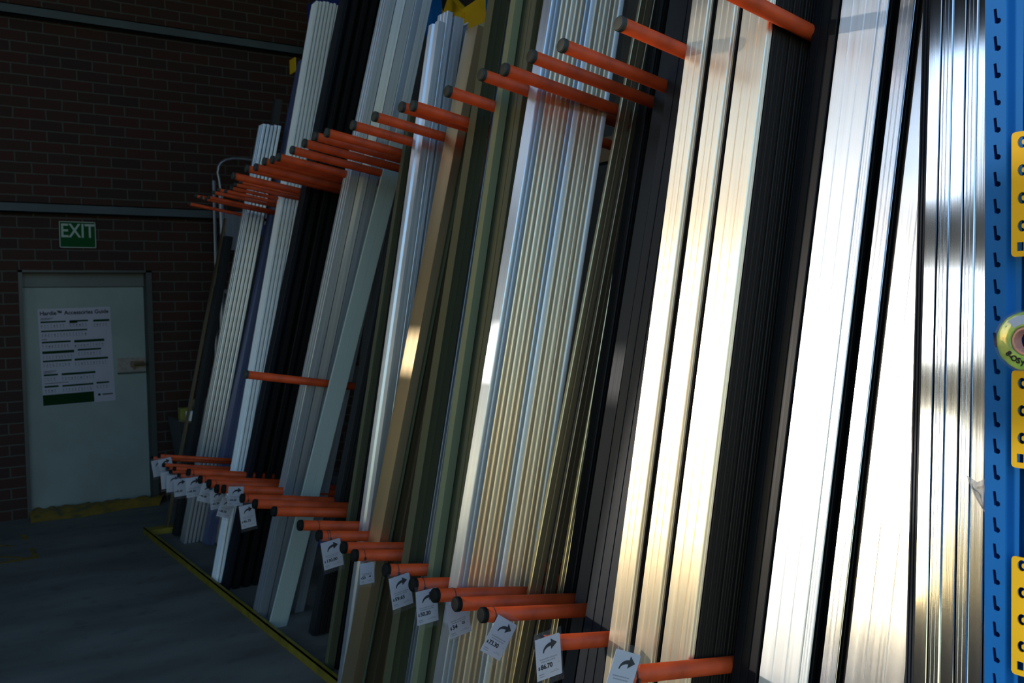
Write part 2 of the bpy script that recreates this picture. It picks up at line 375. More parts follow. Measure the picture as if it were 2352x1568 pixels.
# kerb
k = empty('yellow_kerb', (1.58, 5.3, 0)); tag(k, 'low yellow painted steel kerb on the concrete in front of the leaning profiles', 'kerb')
bm = bmesh.new(); bx(bm, 1.575, 1.583, 3.58, 7.17, 0, .045); bx(bm, 1.575, 1.60, 3.58, 7.17, .040, .045)
keep(fin('long_rail', bm, M['kerb']), k)
bm = bmesh.new(); bx(bm, 1.583, 1.90, 7.06, 7.17, .0, .040)
keep(fin('end_rail', bm, M['kerb']), k)

# ================================================================ RACK WITH ORANGE PEGS
SLOPE = 0.17
def tipX(z): return 1.42 + (z - 0.745) * 0.179
PEG_ME = {}
def peg(root, X, Y, z, r, length, yaw=0.0, cap='cap'):
    d_ = Vector((1, math.sin(yaw), -SLOPE)).normalized()
    key = (round(r, 4), round(length, 2), cap)
    if key not in PEG_ME:
        bm = bmesh.new(); tube(bm, [(0.004, 0, 0), (length, 0, 0)], r, 24)
        me = bpy.data.meshes.new('peg'); bm.to_mesh(me); bm.free()
        for p in me.polygons: p.use_smooth = len(p.vertices) == 4
        me.materials.append(M['orange'])
        bm = bmesh.new(); tube(bm, [(-.011, 0, 0), (-.0095, 0, 0), (-.006, 0, 0), (.006, 0, 0)], [r * .55, r * .92, r * 1.07, r * 1.07], 24)
        mc = bpy.data.meshes.new('end_cap'); bm.to_mesh(mc); bm.free(); mc.materials.append(M[cap])
        PEG_ME[key] = (me, mc)
    me, mc = PEG_ME[key]
    p = bpy.data.objects.new('peg', me); COL.objects.link(p)
    zax = Vector((0, 0, 1)); yax = zax.cross(d_).normalized(); zax = d_.cross(yax)
    mw = Matrix.Identity(4)
    for i in range(3): mw[i][0] = d_[i]; mw[i][1] = yax[i]; mw[i][2] = zax[i]
    mw.translation = Vector((X, Y, z)) - root.location
    p.matrix_local = mw; p.parent = root; p.matrix_local = mw
    c = bpy.data.objects.new('end_cap', mc); COL.objects.link(c); c.parent = p; c['label'] = 'dark grey end cap'
    return p
def solveY(px, X, z):        # Y where the point (X, Y, z) lands on pixel column px
    lo, hi = 0.3, 12.0
    for _ in range(50):
        m_ = (lo + hi) / 2; q = Vector((X, m_, z)) - CAM
        cx = sum(R[i][0] * q[i] for i in range(3)); cz = sum(R[i][2] * q[i] for i in range(3))
        if W_PX / 2 + F_PX * cx / cz > px: lo = m_
        else: hi = m_
    return (lo + hi) / 2
rack = empty('peg_rack', (2.5, 3.4, 0))
tag(rack, 'long dark steel rack with two rows of thick orange pegs holding leaning metal profiles', 'rack')
UP = [(1425, 55), (1293, 105), (1222, 130), (1160, 160), (1108, 172), (1030, 210), (950, 243), (924, 246), (862, 268), (812, 288), (752, 305),
      (725, 313), (700, 329), (672, 345), (640, 361), (626, 367), (608, 371), (588, 384), (568, 387), (537, 404)]
LO = [(1437, 1550), (1240, 1478), (1110, 1412), (1050, 1387), (1000, 1367), (950, 1342), (888, 1309), (815, 1275), (790, 1257), (733, 1230),
      (690, 1206), (630, 1174), (586, 1157), (557, 1144), (514, 1123), (498, 1122), (480, 1110), (460, 1101), (433, 1085)]
UPY, LOY = [], []
Y_ = 1.62; p = peg(rack, 1.72, 1.62, 2.44, .0215, .80)
for px, py in UP:
    Y = solveY(px, 1.72, 2.42); z = onY(px, py, Y).z; UPY.append(Y); peg(rack, 1.72, Y, z, .0205, .80)
for px, py in LO:
    Y = solveY(px, 1.43, .745); z = onY(px, py, Y).z; LOY.append((px, Y, z)); peg(rack, 1.43, Y, z, .0215, .78, 0, 'blackcap')
# one odd peg at mid height
Y = solveY(566, 1.53, 1.4); z = onY(566, 860, Y).z; X = tipX(z); Y = solveY(566, X, z); z = onY(566, 860, Y).z; peg(rack, X, Y, z, .0205, .8)
bm = bmesh.new()
bx(bm, 2.50, 2.56, 1.2, 5.9, 2.23, 2.33); keep(fin('upper_beam', bm, M['rackdark']), rack)
bm = bmesh.new(); bx(bm, 2.19, 2.25, 1.2, 6.1, .56, .66); keep(fin('lower_beam', bm, M['rackdark']), rack)
bm = bmesh.new(); bx(bm, 2.30, 2.36, 5.0, 5.9, 1.20, 1.30); keep(fin('short_middle_beam', bm, M['rackdark']), rack)
for yy in (1.25, 3.05, 5.05, 6.0):
    bm = bmesh.new(); loop = [(0, 0), (.06, 0), (.06, .05), (0, .05)]
    m_ = Matrix.Translation((2.15, yy, 0)) @ Matrix.Shear('XY', 4, (0.182, 0.0))
    prism(bm, loop, 0, 4.2, m_); keep(fin('leaning_post', bm, M['rackdark']), rack)
    keep(box('foot_beam', 2.1, 3.1, yy, yy + .05, 0, .06, M['bluedark']), rack)
# far rack with thin pegs
far = empty('peg_rack', (2.5, 6.9, 0))
tag(far, 'second peg rack at the far end with thin dull orange pegs', 'rack')
UPF = [(554, 418), (541, 424), (532, 432), (519, 439), (503, 436), (491, 442), (480, 453), (473, 457), (463, 454), (451, 450), (435, 468)]
LOF = [(411, 1092), (401, 1076), (392, 1083), (385, 1077), (376, 1068), (366, 1047), (349, 1052)]
for px, py in UPF:
    Y = solveY(px, 1.86, 2.40); z = onY(px, py, Y).z; peg(far, 1.86, Y, z, .0115, .72)
for px, py in LOF:
    Y = solveY(px, 1.47, .70); z = onY(px, py, Y).z; LOY.append((px, Y, z)); peg(far, 1.47, Y, z, .0125, .80, 0, 'blackcap')
keep(box('upper_beam', 2.57, 2.62, 6.15, 7.9, 2.24, 2.32, M['bluedark']), far)
keep(box('lower_beam', 2.25, 2.30, 6.2, 7.6, .54, .62, M['bluedark']), far)
for yy in (6.25, 7.5):
    bm = bmesh.new(); prism(bm, [(0, 0), (.06, 0), (.06, .05), (0, .05)], 0, 3.4, Matrix.Translation((2.2, yy, 0)) @ Matrix.Shear('XY', 4, (0.182, 0.0)))
    keep(fin('leaning_post', bm, M['rackdark']), far)

# ================================================================ PROFILES
def s_rhs(t, w_, g=0.0025, b=0.002, ng=2):
    # closed section: x 0..t (front face at x=0), y -w..0 ; shallow grooves in front and near side
    pts = [(b, 0)]
    pts.append((0, -b))
    for i in range(ng):
        c = -w_ * (i + 1) / (ng + 1)
        pts += [(0, c + g), (g, c + g * .6), (g, c - g * .6), (0, c - g)]
    pts += [(0, -w_ + b), (b, -w_)]
    pts += [(t * .5 - g, -w_), (t * .5 - g * .5, -w_ + g), (t * .5 + g * .5, -w_ + g), (t * .5 + g, -w_)]
    pts += [(t - b, -w_), (t, -w_ + b), (t, -b), (t - b, 0)]
    return pts
def s_chan(t, w_, k_=0.002):       # C channel, web in front, open to the back
    return [(0, 0), (0, -w_), (t, -w_), (t, -w_ + k_), (k_, -w_ + k_), (k_, -k_), (t, -k_), (t, 0)]
def s_side(t, w_, k_=0.002):       # C channel, open to the near side
    return [(0, 0), (0, -w_), (k_, -w_), (k_, -k_), (t - k_, -k_), (t - k_, -w_), (t, -w_), (t, 0)]
def s_angle(t, w_, k_=0.0025):
    return [(0, 0), (0, -w_), (t, -w_), (t, -w_ + k_), (k_, -w_ + k_), (k_, 0)]
def s_fold(t, w_, k_=0.0025):      # flat far flange, folded ridge, near return
    return [(0, 0), (0, -w_ * .35), (t * .45, -w_ * .5), (0, -w_ * .65), (0, -w_), (t, -w_), (t, -w_ + k_), (k_, -w_ + k_), (k_, -w_ * .65 - .001), (t * .45 + k_, -w_ * .5), (k_, -w_ * .35 + .001), (k_, 0)]
def s_nose(t, w_, n=8):           # flat front, near side rounded like a bull nose
    return [(0, 0)] + [(t/2 - t/2 * math.cos(math.pi * i / n), -w_ - t * .12 * math.sin(math.pi * i / n)) for i in range(n + 1)] + [(t, 0)]
def s_round(t, w_, n=10):
    return [(t/2 - t/2 * math.cos(2*math.pi*i/n + .3), -w_/2 - w_/2 * math.sin(2*math.pi*i/n + .3)) for i in range(n)]
SEC = {'rhs': s_rhs, 'chan': s_chan, 'side': s_side, 'angle': s_angle, 'fold': s_fold, 'round': s_round, 'nose': s_nose}
def edge(Y, p1, p2):      # foot X and lean of a front edge seen through two pixels, standing at Y
    a, b = onY(*p1, Y), onY(*p2, Y); kk = (a.x - b.x) / (a.z - b.z); return b.x - kk * b.z, kk
def profile(name, sec, t, w_, x0, Y, kx, ky, top, mat, label, cat, group=None, z0=0.004, twist=0.0, ktop=None):
    """length leaning on the rack: far-front edge passes (x0, Y, 0), X grows kx and Y grows ky per metre of height; top = height"""
    dd = Vector((kx, ky, 1)); Lm = dd.length * (top - z0); dd.normalize()
    ya = Vector((0, 1, 0)); ya = (ya - dd * ya.dot(dd)).normalized(); xa = ya.cross(dd)
    if twist:
        q = Matrix.Rotation(twist, 3, dd); xa = q @ xa; ya = q @ ya
    bm = bmesh.new(); loop = SEC[sec](t, w_)
    prism(bm, loop, 0, Lm)
    o = fin(name, bm, mat)
    m_ = Matrix.Identity(4)
    for i in range(3): m_[i][0] = xa[i]; m_[i][1] = ya[i]; m_[i][2] = dd[i]
    m_.translation = Vector((x0 + kx * z0, Y + ky * z0, z0 + 0.02 * abs(kx)))
    o.matrix_world = m_
    tag(o, label, cat, group)
    return o
def stack(name, sec, n, pitch, t, w_, x0, Y, kx, ky, top, mats, lab_first, lab_rest, cat, group, jit=0.002, dtop=0.03, z0=0.004, splay=0.0, dy=0.0, w_first=None):
    ORD = 'second third fourth fifth sixth seventh eighth ninth tenth eleventh twelfth thirteenth fourteenth fifteenth'.split()
    for i in range(n):
        m_ = mats[i % len(mats)] if not callable(mats) else mats(i)
        first = i == 0
        profile(name, sec if not isinstance(sec, (list, tuple)) else sec[i % len(sec)], t, (w_first if first and w_first else w_), x0 + i * pitch, Y + dy * i + random.uniform(-jit, jit), kx + splay * i, ky,
                top + random.uniform(-dtop, dtop), M[m_], lab_first if first else (lab_rest.replace('@', ORD[i - 1]) if '@' in lab_rest else lab_rest), cat, None if first else group, z0)

def lean(p1, Ytop, foot):      # foot = (X, Y) on the ground; p1 = pixel of a higher point of the same edge, standing at Ytop
    a = onY(*p1, Ytop); return foot[0], foot[1], (a.x - foot[0]) / a.z, (a.y - foot[1]) / a.z
# --- A0: narrow bright strips next to the blue upright
x0A, kA, kyA = 1.600, 0.2, .093
profile('dark_strip', 'rhs', .02, .022, x0A + .004, 1.046, kA, kyA, 3.7, M['slate'], 'dark blue-grey strip dividing the silver boards from the narrow mirror bright strips', 'metal strip')
nm = ['first', 'second', 'third', 'fourth', 'fifth', 'sixth']
for i in range(6):
    profile('bright_strip', 'rhs' if i % 2 else 'chan', .02, .0258, x0A + .004 * i, 1.023 - .027 * i, kA, kyA, 3.7, M['mirror'],
            nm[i] + ' narrow mirror bright aluminium strip counted from the tall silver boards towards the blue upright', 'metal strip')
stack('dull_length', 'rhs', 3, .03, .022, .13, x0A + .055, 1.02, kA, kyA, 3.7, ['grey', 'black'], 'dull flat length behind the narrow mirror bright strips, frontmost', 'dull flat length stacked behind the narrow mirror bright strips', 'metal strip', 'flat lengths behind the bright strips')
# wide bright boards (B1), with black fillers added to darken the gaps
def b1(Y, w_, mat, label, sec='rhs', dx=0.0, t=.04, kx=.203, cat='metal profile', name='metal_profile', ky=0.0):
    return profile(name, sec, t, w_, 1.63 + dx, Y, kx, ky, 3.9, M[mat], label, cat)
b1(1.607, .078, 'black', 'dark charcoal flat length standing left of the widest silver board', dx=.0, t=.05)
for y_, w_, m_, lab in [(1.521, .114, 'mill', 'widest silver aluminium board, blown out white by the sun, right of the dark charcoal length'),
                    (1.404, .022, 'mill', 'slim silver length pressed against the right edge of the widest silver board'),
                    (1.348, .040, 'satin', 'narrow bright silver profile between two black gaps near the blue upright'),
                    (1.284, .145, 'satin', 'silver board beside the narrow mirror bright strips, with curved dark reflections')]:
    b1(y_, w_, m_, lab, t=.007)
    profile('black_length', 'rhs', .03, w_ - .012, 1.64, y_ - .006, .203, 0, 3.88, M['black'], 'black filler length darkening the gap behind the ' + ' '.join(lab.split(',')[0].split()[:5]), 'metal profile')  # black pieces added so the gaps between boards read dark
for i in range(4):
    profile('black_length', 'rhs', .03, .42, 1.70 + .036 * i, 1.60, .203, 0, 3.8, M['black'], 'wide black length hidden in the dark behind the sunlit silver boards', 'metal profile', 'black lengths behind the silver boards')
# --- B2: three sunlit cream columns and the dark comb
xB, kB = 1.487, .197
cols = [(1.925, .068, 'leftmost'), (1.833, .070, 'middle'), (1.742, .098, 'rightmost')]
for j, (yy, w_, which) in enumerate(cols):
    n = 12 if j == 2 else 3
    stack('cream_profile', ['rhs', 'rhs'], n, .0235, .021, w_, xB + .012 * j, yy, kB, .0, 3.9, (lambda i, j=j: 'cream' if i < 1 else 'brownblack'),  # lengths behind the front one coloured dark for the unlit comb
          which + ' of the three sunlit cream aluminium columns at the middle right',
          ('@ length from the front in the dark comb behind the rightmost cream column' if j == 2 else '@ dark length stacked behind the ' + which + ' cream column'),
          'metal profile', ('lengths coloured dark behind the rightmost cream column' if j == 2 else 'lengths behind the ' + which + ' cream column'))
# --- C: charcoal and blue-grey lengths left of the cream columns
stack('charcoal_profile', 'rhs', 4, .03, .027, .12, 1.583, 2.165, .226, .0, 3.9, ['slate', 'black'], 'wide charcoal length with a blue sheen just left of the leftmost cream column',
      'black length stacked behind the wide charcoal length', 'metal profile', 'lengths behind the wide charcoal one')
stack('charcoal_profile', ['side', 'rhs'], 7, .024, .022, .055, 1.672, 2.325, .230, .0, 3.9, ['slate', 'black', 'black', 'bronze', 'black', 'black', 'black'], 'narrow blue-grey length between the wide charcoal length and the black comb',
      '@ length from the front in the dark comb left of the wide charcoal length', 'metal profile', 'black comb lengths right of the gold angles')
# --- D: gold angles fanning apart over a black comb
for i, (p1, p2, t_, mt, lab) in enumerate([((1418, 262), (1212, 1350), .050, 'antique', 'leftmost gold edged flat right of the big silver and tan stack'),
                                           ((1449, 262), (1247, 1350), .045, 'bronze', 'middle brown faced flat fanning from the big stack'),
                                           ((1462, 262), (1279, 1350), .012, 'antique', 'thin gold strip between the middle brown flat and the black comb'),
                                           ((1466, 262), (1286, 1350), .010, 'antique', 'rightmost thin gold strip resting against the black comb')]):
    xe, ke = edge(2.465, p1, p2)
    profile('gold_flat', 'rhs', t_, .014, xe, 2.465 - .002 * i, ke, 0.0, 3.9, M[mt], lab, 'metal flat')
stack('black_profile', ['rhs', 'side'], 7, .022, .02, .05, 1.725, 2.455, .225, .0, 3.8, ['black', 'brownblack'], 'black length directly behind the gold edged flats', '@ length from the front in the comb behind the gold edged flats', 'metal profile', 'black comb lengths behind the gold angles')
# --- E: the big silver stack in the middle, reflected tan tints put into its colours
stack('stacked_channel', ['nose'], 15, .0195, .0192, .050, 1.368, 2.614, .220, .0, 4.0, ['silver', 'grey', 'tan_sheen', 'tan_sheen', 'cream', 'tan_sheen', 'tan_sheen', 'silver', 'mill', 'tan_sheen', 'cream', 'cream', 'tan_sheen', 'cream', 'mill'],
      'front silver channel of the big silver and tan stack at the centre', '@ silver or tan-tinted channel from the front in the big central stack', 'metal channel', 'channels of the big central stack', jit=.0008, dy=-.0026)
# --- F: olive green lengths
profile('olive_profile', 'chan', .032, .035, 1.432, 2.835, .197, 0, 3.9, M['lightgreen'], 'light green edged channel left of the big central stack', 'metal channel')
profile('olive_profile', 'rhs', .05, .09, 1.472, 2.815, .197, 0, 3.9, M['olive'], 'dark olive channel just behind the light green edged one', 'metal channel')
profile('olive_profile', 'rhs', .13, .08, 1.540, 2.80, .197, 0, 3.9, M['olive'], 'wide plain olive green board between the olive channel and the central stack', 'metal board')
profile('olive_profile', 'side', .06, .05, 1.42, 3.02, .205, 0, 2.93, M['olive'], 'olive teal length with its top end showing left of the light green channel', 'metal channel')
profile('olive_profile', 'rhs', .04, .06, 1.49, 3.0, .21, 0, 3.2, M['grey'], 'grey-green length behind the olive teal one', 'metal channel')
# --- G: gold and brown lengths with tops showing
profile('gold_profile', 'chan', .038, .10, 1.452, 3.42, .245, 0, 2.83, M['gold'], 'gold length with a curled shiny top end, left of the brown ones', 'metal profile')
profile('gold_profile', 'rhs', .03, .06, 1.49, 3.41, .25, 0, 2.86, M['lightgreen'], 'pale green length behind the gold one with the curled top', 'metal profile')
profile('gold_profile', 'angle', .04, .07, 1.53, 3.36, .245, 0, 2.95, M['bronze'], 'brown length cut to a point at the top', 'metal profile')
profile('gold_profile', 'side', .035, .06, 1.58, 3.33, .245, 0, 2.92, M['gold'], 'brown-gold channel behind the pointed brown length', 'metal profile')
profile('gold_profile', 'chan', .05, .06, 1.62, 3.30, .245, 0, 2.94, M['lightgreen'], 'cream green length with a straight top beside the pointed brown one', 'metal profile')
profile('gold_profile', 'rhs', .05, .05, 1.68, 3.30, .24, 0, 2.9, M['olive'], 'olive length at the back of the gold and brown group', 'metal profile')
# --- H: pale blue silver lengths with tops showing
xH, kH = edge(3.64, (985, 60), (775, 1568))
lab = ['leftmost', 'second', 'third', 'fourth', 'fifth', 'last']
for i, (dx, dy, top, sec, t) in enumerate([(0, 0, 2.90, 'fold', .035), (.038, .0, 2.95, 'rhs', .03), (.075, -.01, 2.93, 'chan', .045), (.125, 0, 2.92, 'side', .025), (.152, 0, 2.90, 'side', .025), (.180, 0, 2.89, 'rhs', .025)]):
    profile('silver_profile', sec, t, .09, xH + dx, 3.64 + dy, kH, 0, top, M['silver'], lab[i] + ' pale blue-silver length from the left in the group with even tops at top centre', 'metal profile')
# --- M: brown-olive lengths right of the pale board
xM, kM = edge(3.91, (918, 382), (800, 1160))
profile('olive_length', 'rhs', .04, .03, xM, 3.91, kM, 0, 2.6, M['olive'], 'dull brown-olive length just left of the pale blue-silver group', 'metal profile')
stack('black_profile', 'rhs', 4, .03, .027, .06, 1.66, 3.93, .19, .0, 2.5, ['black'], 'black length behind the brown-olive one left of the pale blue-silver group', 'black length in the gap left of the pale blue-silver group', 'metal profile', 'black lengths right of the pale board')
# --- N: pale flat board
xN, yN, kN, lN = lean((875, 403), 4.36, (1.60, 4.60))
profile('pale_board', 'rhs', .098, .014, xN, yN, kN, lN, 2.55, M['pale'], 'plain pale grey-green flat board leaning more steeply than its neighbours', 'metal board')
stack('black_profile', 'rhs', 5, .035, .03, .06, 1.74, 4.40, .24, .0, 2.6, ['charcoal', 'black', 'black', 'grey', 'black'], 'charcoal length at the right edge of the pale grey-green board', '@ length in the dark gap right of the pale grey-green board', 'metal profile', 'black lengths beside the pale grey-green board')
# --- I: ribbed grey bundle
xI, yI, kI, lI = lean((790, 400), 4.58, (1.598, 4.84))
lab = ['leftmost', 'second', 'third', 'fourth', 'rightmost']
for i, (dx, dy, sec, t, mt) in enumerate([(0, 0, 'rhs', .05, 'grey'), (.055, 0, 'fold', .05, 'silver'), (.11, 0, 'fold', .05, 'grey'), (.165, 0, 'side', .045, 'silver'), (.21, 0, 'rhs', .05, 'grey')]):
    profile('ribbed_profile', sec, t, .09, xI + dx, yI + dy, kI, lI, 4.1, M[mt], lab[i] + ' grey ribbed length from the left in the grey group left of the pale board', 'metal profile')
# --- J: black stack
xJ, yJ, kJ, lJ = lean((690, 440), 5.20, (1.62, 5.46))
stack('black_channel', ['rhs', 'side'], 10, .03, .027, .08, xJ, yJ, kJ, lJ, 4.3, ['slate', 'slate', 'black', 'black', 'black', 'charcoal', 'black', 'black', 'black', 'black', 'black'],
      'dark slate faced front length of the tall black stack', '@ channel from the front in the tall black stack right of the white one', 'metal channel', 'channels of the tall black stack')
# --- K: white stack
xK, yK, kK, lK = lean((715, 15), 5.85, (1.605, 5.60))
stack('white_channel', ['rhs'], 9, .0245, .0165, .085, xK, yK, kK, lK, 3.66, (lambda i: 'white' if i == 0 else 'white'),
      'front white channel of the white stack, its narrow face brightest', '@ white channel from the front in the white stack at upper left', 'metal channel', 'channels of the white stack', dtop=.006)
# --- L: far grey lengths
xL, yL, kL, lL = lean((593, 295), 6.62, (1.73, 6.76))
stack('grey_channel', ['rhs'], 5, .028, .0195, .11, xL, yL, kL, lL, 2.98, ['silver'], 'front grey channel of the short far stack beside the brick wall', '@ grey channel from the front in the short far stack', 'metal channel', 'channels of the short far stack', dtop=.004)
profile('grey_channel', 'rhs', .06, .10, 1.84, 6.60, .235, 0, 3.48, M['navy'], 'blue length standing behind the short far grey stack', 'metal profile')
profile('grey_channel', 'rhs', .05, .10, 1.91, 6.58, .235, 0, 3.52, M['silver'], 'grey length right of the blue one behind the short far stack', 'metal profile')
profile('grey_channel', 'rhs', .03, .10, 1.965, 6.57, .235, 0, 3.55, M['charcoal'], 'dark length right of the grey one behind the short far stack', 'metal profile')
profile('grey_channel', 'chan', .012, .05, 1.72, 7.15, .222, 0, 2.35, M['bronze'], 'thin dull yellow strip at the far left edge of the profiles', 'metal strip')
profile('grey_channel', 'rhs', .05, .09, 1.735, 7.0, .205, 0, 2.2, M['charcoal'], 'dark grey length at the far left beside the thin yellow strip', 'metal profile')

# ================================================================ PRICE TAGS
def pxper(p):      # local pixel scale along world X at p
    q = p - CAM; cx = sum(R[i][0]*q[i] for i in range(3)); cz = sum(R[i][2]*q[i] for i in range(3))
    return F_PX * (R[0][0] * cz - R[0][2] * cx) / cz ** 2, F_PX / cz
def price_tag(cxp, cyp, Y, w_, h, rot, price, arrow=True, label='', sleeve=True, pegtop=None, sup=None, tiep=None, fine=True):
    c = onY(cxp, cyp, Y)
    root = empty('price_tag', c); tag(root, label, 'price tag', 'price tags on the lower pegs')
    ca, sa = math.cos(rot), math.sin(rot)
    fr = frame((0, 0, 0), (ca, 0, sa), (-sa, 0, ca))       # z axis -> -Y
    bm = bmesh.new(); prism(bm, [(-w_/2, -h/2), (w_/2, -h/2), (w_/2, h/2 - .004), (w_/2 - .004, h/2), (-w_/2, h/2)], 0, .0008, fr)
    card = fin('card', bm, M['paper'], root)
    zt = 0.0012
    if arrow:
        pts = []
        s = w_ * .46
        outer = [(-.62 + .95 * (1 - math.cos(a)), -.62 + 1.02 * math.sin(a)) for a in [math.pi/2 * i / 9 for i in range(10)]]
        inner = [(-.50 + .80 * (1 - math.cos(a)), -.62 + .60 * math.sin(a)) for a in [math.pi/2 * i / 9 for i in range(10)]]
        loop = outer + [(.33, .80), (1.0, .18), (.30, -.42)] + inner[::-1]
        loop = [(x * s * .78, y * s * .62 + h * .26) for x, y in loop]
        plate2d('arrow', [loop], .0004, M['ink'], card, fr @ Matrix.Translation((0, 0, zt)))
    if fine:
        bm = bmesh.new(); rr = random.Random(int(cxp))
        for row in range(2):
            x = -w_ * (.36 - .05 * row)
            while x < w_ * (.30 - .04 * row):
                l = rr.uniform(.003, .008)
                prism(bm, [(x, 0), (x + l, 0), (x + l, .0030), (x, .0030)], .0008, .0012, fr @ Matrix.Translation((0, h * (-.03 - .06 * row), 0))); x += l + .0015
        for j, (xa, xb, yy, hh) in enumerate([(-.42, -.22, -.38, .0028), (-.42, -.20, -.43, .002), (.02, .40, -.385, .0012), (.18, .32, -.35, .001), (.36, .42, -.19, .0015)]):
            prism(bm, [(xa * w_, 0), (xb * w_, 0), (xb * w_, hh), (xa * w_, hh)], .0008, .0012, fr @ Matrix.Translation((0, h * yy, 0)))
        fin('small_print', bm, M['ink2'], card)
    if price:
        big = h * .155 if not sup else h * .17
        textmesh('price', '$', big * .62, M['ink'], card, fr @ Matrix.Translation((-w_ * .44, -h * .24, zt)), .0003)
        textmesh('price', price, big, M['ink'], card, fr @ Matrix.Translation((-w_ * .34, -h * .25, zt)), .0005)
        if sup: textmesh('price', sup, big * .6, M['ink'], card, fr @ Matrix.Translation((w_ * .12, -h * .25 + big * .32, zt)), .0004)
    if sleeve:
        bm = bmesh.new(); ww, hh = w_ * 1.10, h * 1.10
        prism(bm, [(-ww/2, -hh/2 - h * .09), (ww/2, -hh/2 - h * .09), (ww/2, hh/2 + h * .10), (-ww/2, hh/2 + h * .10)], .0020, .0022, fr)
        fin('plastic_sleeve', bm, M['film'], root)
    return root
def ring_tie(px, Y, z, X, parent, off):
    pass
pegY = {px: (Y, z) for px, Y, z in LOY}
TAGS = [  # card centre px, peg key, dy in front, w, h, rot, price, arrow, sup, label, tie distance from tip
 (1260, 1508, 1240, .082, .112, .05, '86.70', True, None, 'white price tag with black arrow reading 86.70, hanging straight'),
 (1428, 1552, 1437, .082, .112, -.42, '', True, None, 'tilted white arrow tag cut off by the bottom edge on the nearest peg'),
 (1146, 1464, 1110, .080, .112, -.62, '73.30', True, None, 'strongly tilted white price tag reading 73.30'),
 (1053, 1420, 1000, .080, .112, .14, '34', False, '25', 'white price tag without arrow reading 34 and 25, partly behind a peg'),
 (981, 1392, 950, .080, .112, .03, '50.20', True, None, 'white arrow price tag reading 50.20, partly behind a peg end'),
 (921, 1357, 888, .080, .112, .12, '59.65', True, None, 'white arrow price tag reading 59.65'),
 (843, 1316, 815, .058, .078, -.02, '53', False, '40', 'small white price card without arrow reading 53 and 40'),
 (763, 1272, 733, .084, .112, .12, '130.00', True, None, 'white arrow price tag reading 130.00, left of the small card'),
 (569, 1185, 557, .074, .112, .10, '46.75', True, None, 'dim narrow price tag hanging lowest in the far cluster'),
 (541, 1139, 514, .080, .098, -.12, '44.60', True, None, 'brightest price tag of the far cluster, crumpled in its sleeve'),
 (519, 1166, 498, .075, .10, -.35, '38.50', True, None, 'tilted dim tag below and left of the brightest far tag'),
 (499, 1147, 480, .075, .10, .03, '65.30', True, None, 'straight tag left of the brightest far tag'),
 (474, 1132, 460, .075, .10, -.38, '45.80', True, None, 'tilted tag between the straight ones in the far cluster'),
 (446, 1118, 433, .090, .112, .03, '48.45', True, None, 'largest straight arrow tag in the far cluster'),
 (415, 1119, 411, .080, .105, .03, '42.20', True, None, 'dim tag left of the largest straight far tag'),
 (398, 1110, 392, .080, .105, -.05, '', True, None, 'dim tag third from the left end of the row'),
 (385, 1102, 385, .080, .105, .05, '', False, None, 'dim plain tag fourth from the left end of the row'),
 (381, 1070, 366, .085, .10, .18, '', True, None, 'small far arrow tag second from the left end of the row'),
 (365, 1074, 349, .085, .11, .12, '', True, None, 'leftmost far arrow tag of the row'),
]
for cx_, cy_, key, w_, h, rot, price, arrow, sup, lab in TAGS:
    Y, z = pegY[key]
    rt = price_tag(cx_, cy_, Y - .034, w_, h, rot, price, arrow, lab, sup=sup, fine=Y < 5.5)
    # cable tie looping the peg
    c = rt.location
    xr = max(1.43 + .02, min(c.x, 1.43 + .12)); zc = z - SLOPE * (xr - 1.43)
    bm = bmesh.new(); rr = .0222
    loop = [Vector((xr + .002 * math.sin(a), Y + rr * math.cos(a), zc + rr * math.sin(a))) - c for a in [2 * math.pi * i / 20 for i in range(20)]]
    tube(bm, loop + [loop[0]], .0013, 6, False)
    bx(bm, xr - c.x - .003, xr - c.x + .003, Y - rr - .005 - c.y, Y - rr + .002 - c.y, zc - c.z - .012, zc - c.z - .003)
    topz = h / 2 * 0.9
    tube(bm, [(xr - c.x, Y - rr - c.y - .001, zc - c.z - .008), (-math.sin(rot) * topz + (xr - c.x) * .3, .0035, math.cos(rot) * topz)], .0012, 6)
    fin('cable_tie', bm, M['tie'], rt)
# bare cable ties round two pegs
for px, off in ((690, .075), (733, .03)):
    Y, z = pegY[px]; bm = bmesh.new(); xr = 1.43 + off; zc = z - SLOPE * off
    loop = [Vector((xr, Y + .0224 * math.cos(a), zc + .0224 * math.sin(a))) for a in [2 * math.pi * i / 20 for i in range(20)]]
    tube(bm, loop + [loop[0]], .0014, 6, False)
    o = fin('cable_tie', bm, M['tie']); tag(o, 'bare black cable tie round the peg ' + ('beside the 130.00 tag' if px == 733 else 'second above the 130.00 tag'), 'cable tie')

# ================================================================ EXIT SIGN, POSTER
fr = frame((0, 0, 0), (1, 0, 0), (0, 0, 1))
e0, e1 = onY(134, 508, WALL_Y), onY(220, 570, WALL_Y)
ex = empty('exit_sign', (e0.x, WALL_Y, e1.z)); tag(ex, 'green EXIT sign with white letters on the brick wall above the door', 'sign')
keep(box('sign_board', e0.x, e1.x, WALL_Y - .02, WALL_Y, e1.z, e0.z, M['green'], bev=.002), ex)
bm = bmesh.new(); ww = e1.x - e0.x; hh = e0.z - e1.z
for a in ((0, ww, 0, .006), (0, ww, hh - .006, hh), (0, .006, 0, hh), (ww - .006, ww, 0, hh)): bx(bm, a[0] + e0.x, a[1] + e0.x, WALL_Y - .0215, WALL_Y - .0195, a[2] + e1.z, a[3] + e1.z)
keep(fin('border', bm, M['exitwhite']), ex)
keep(textmesh('lettering', 'EXIT', .158, M['exitwhite'], None, frame((e0.x + ww * .5, WALL_Y - .021, e0.z - .128), (1, 0, 0), (0, 0, 1)), .002, 'CENTER', .0008, .80), ex)

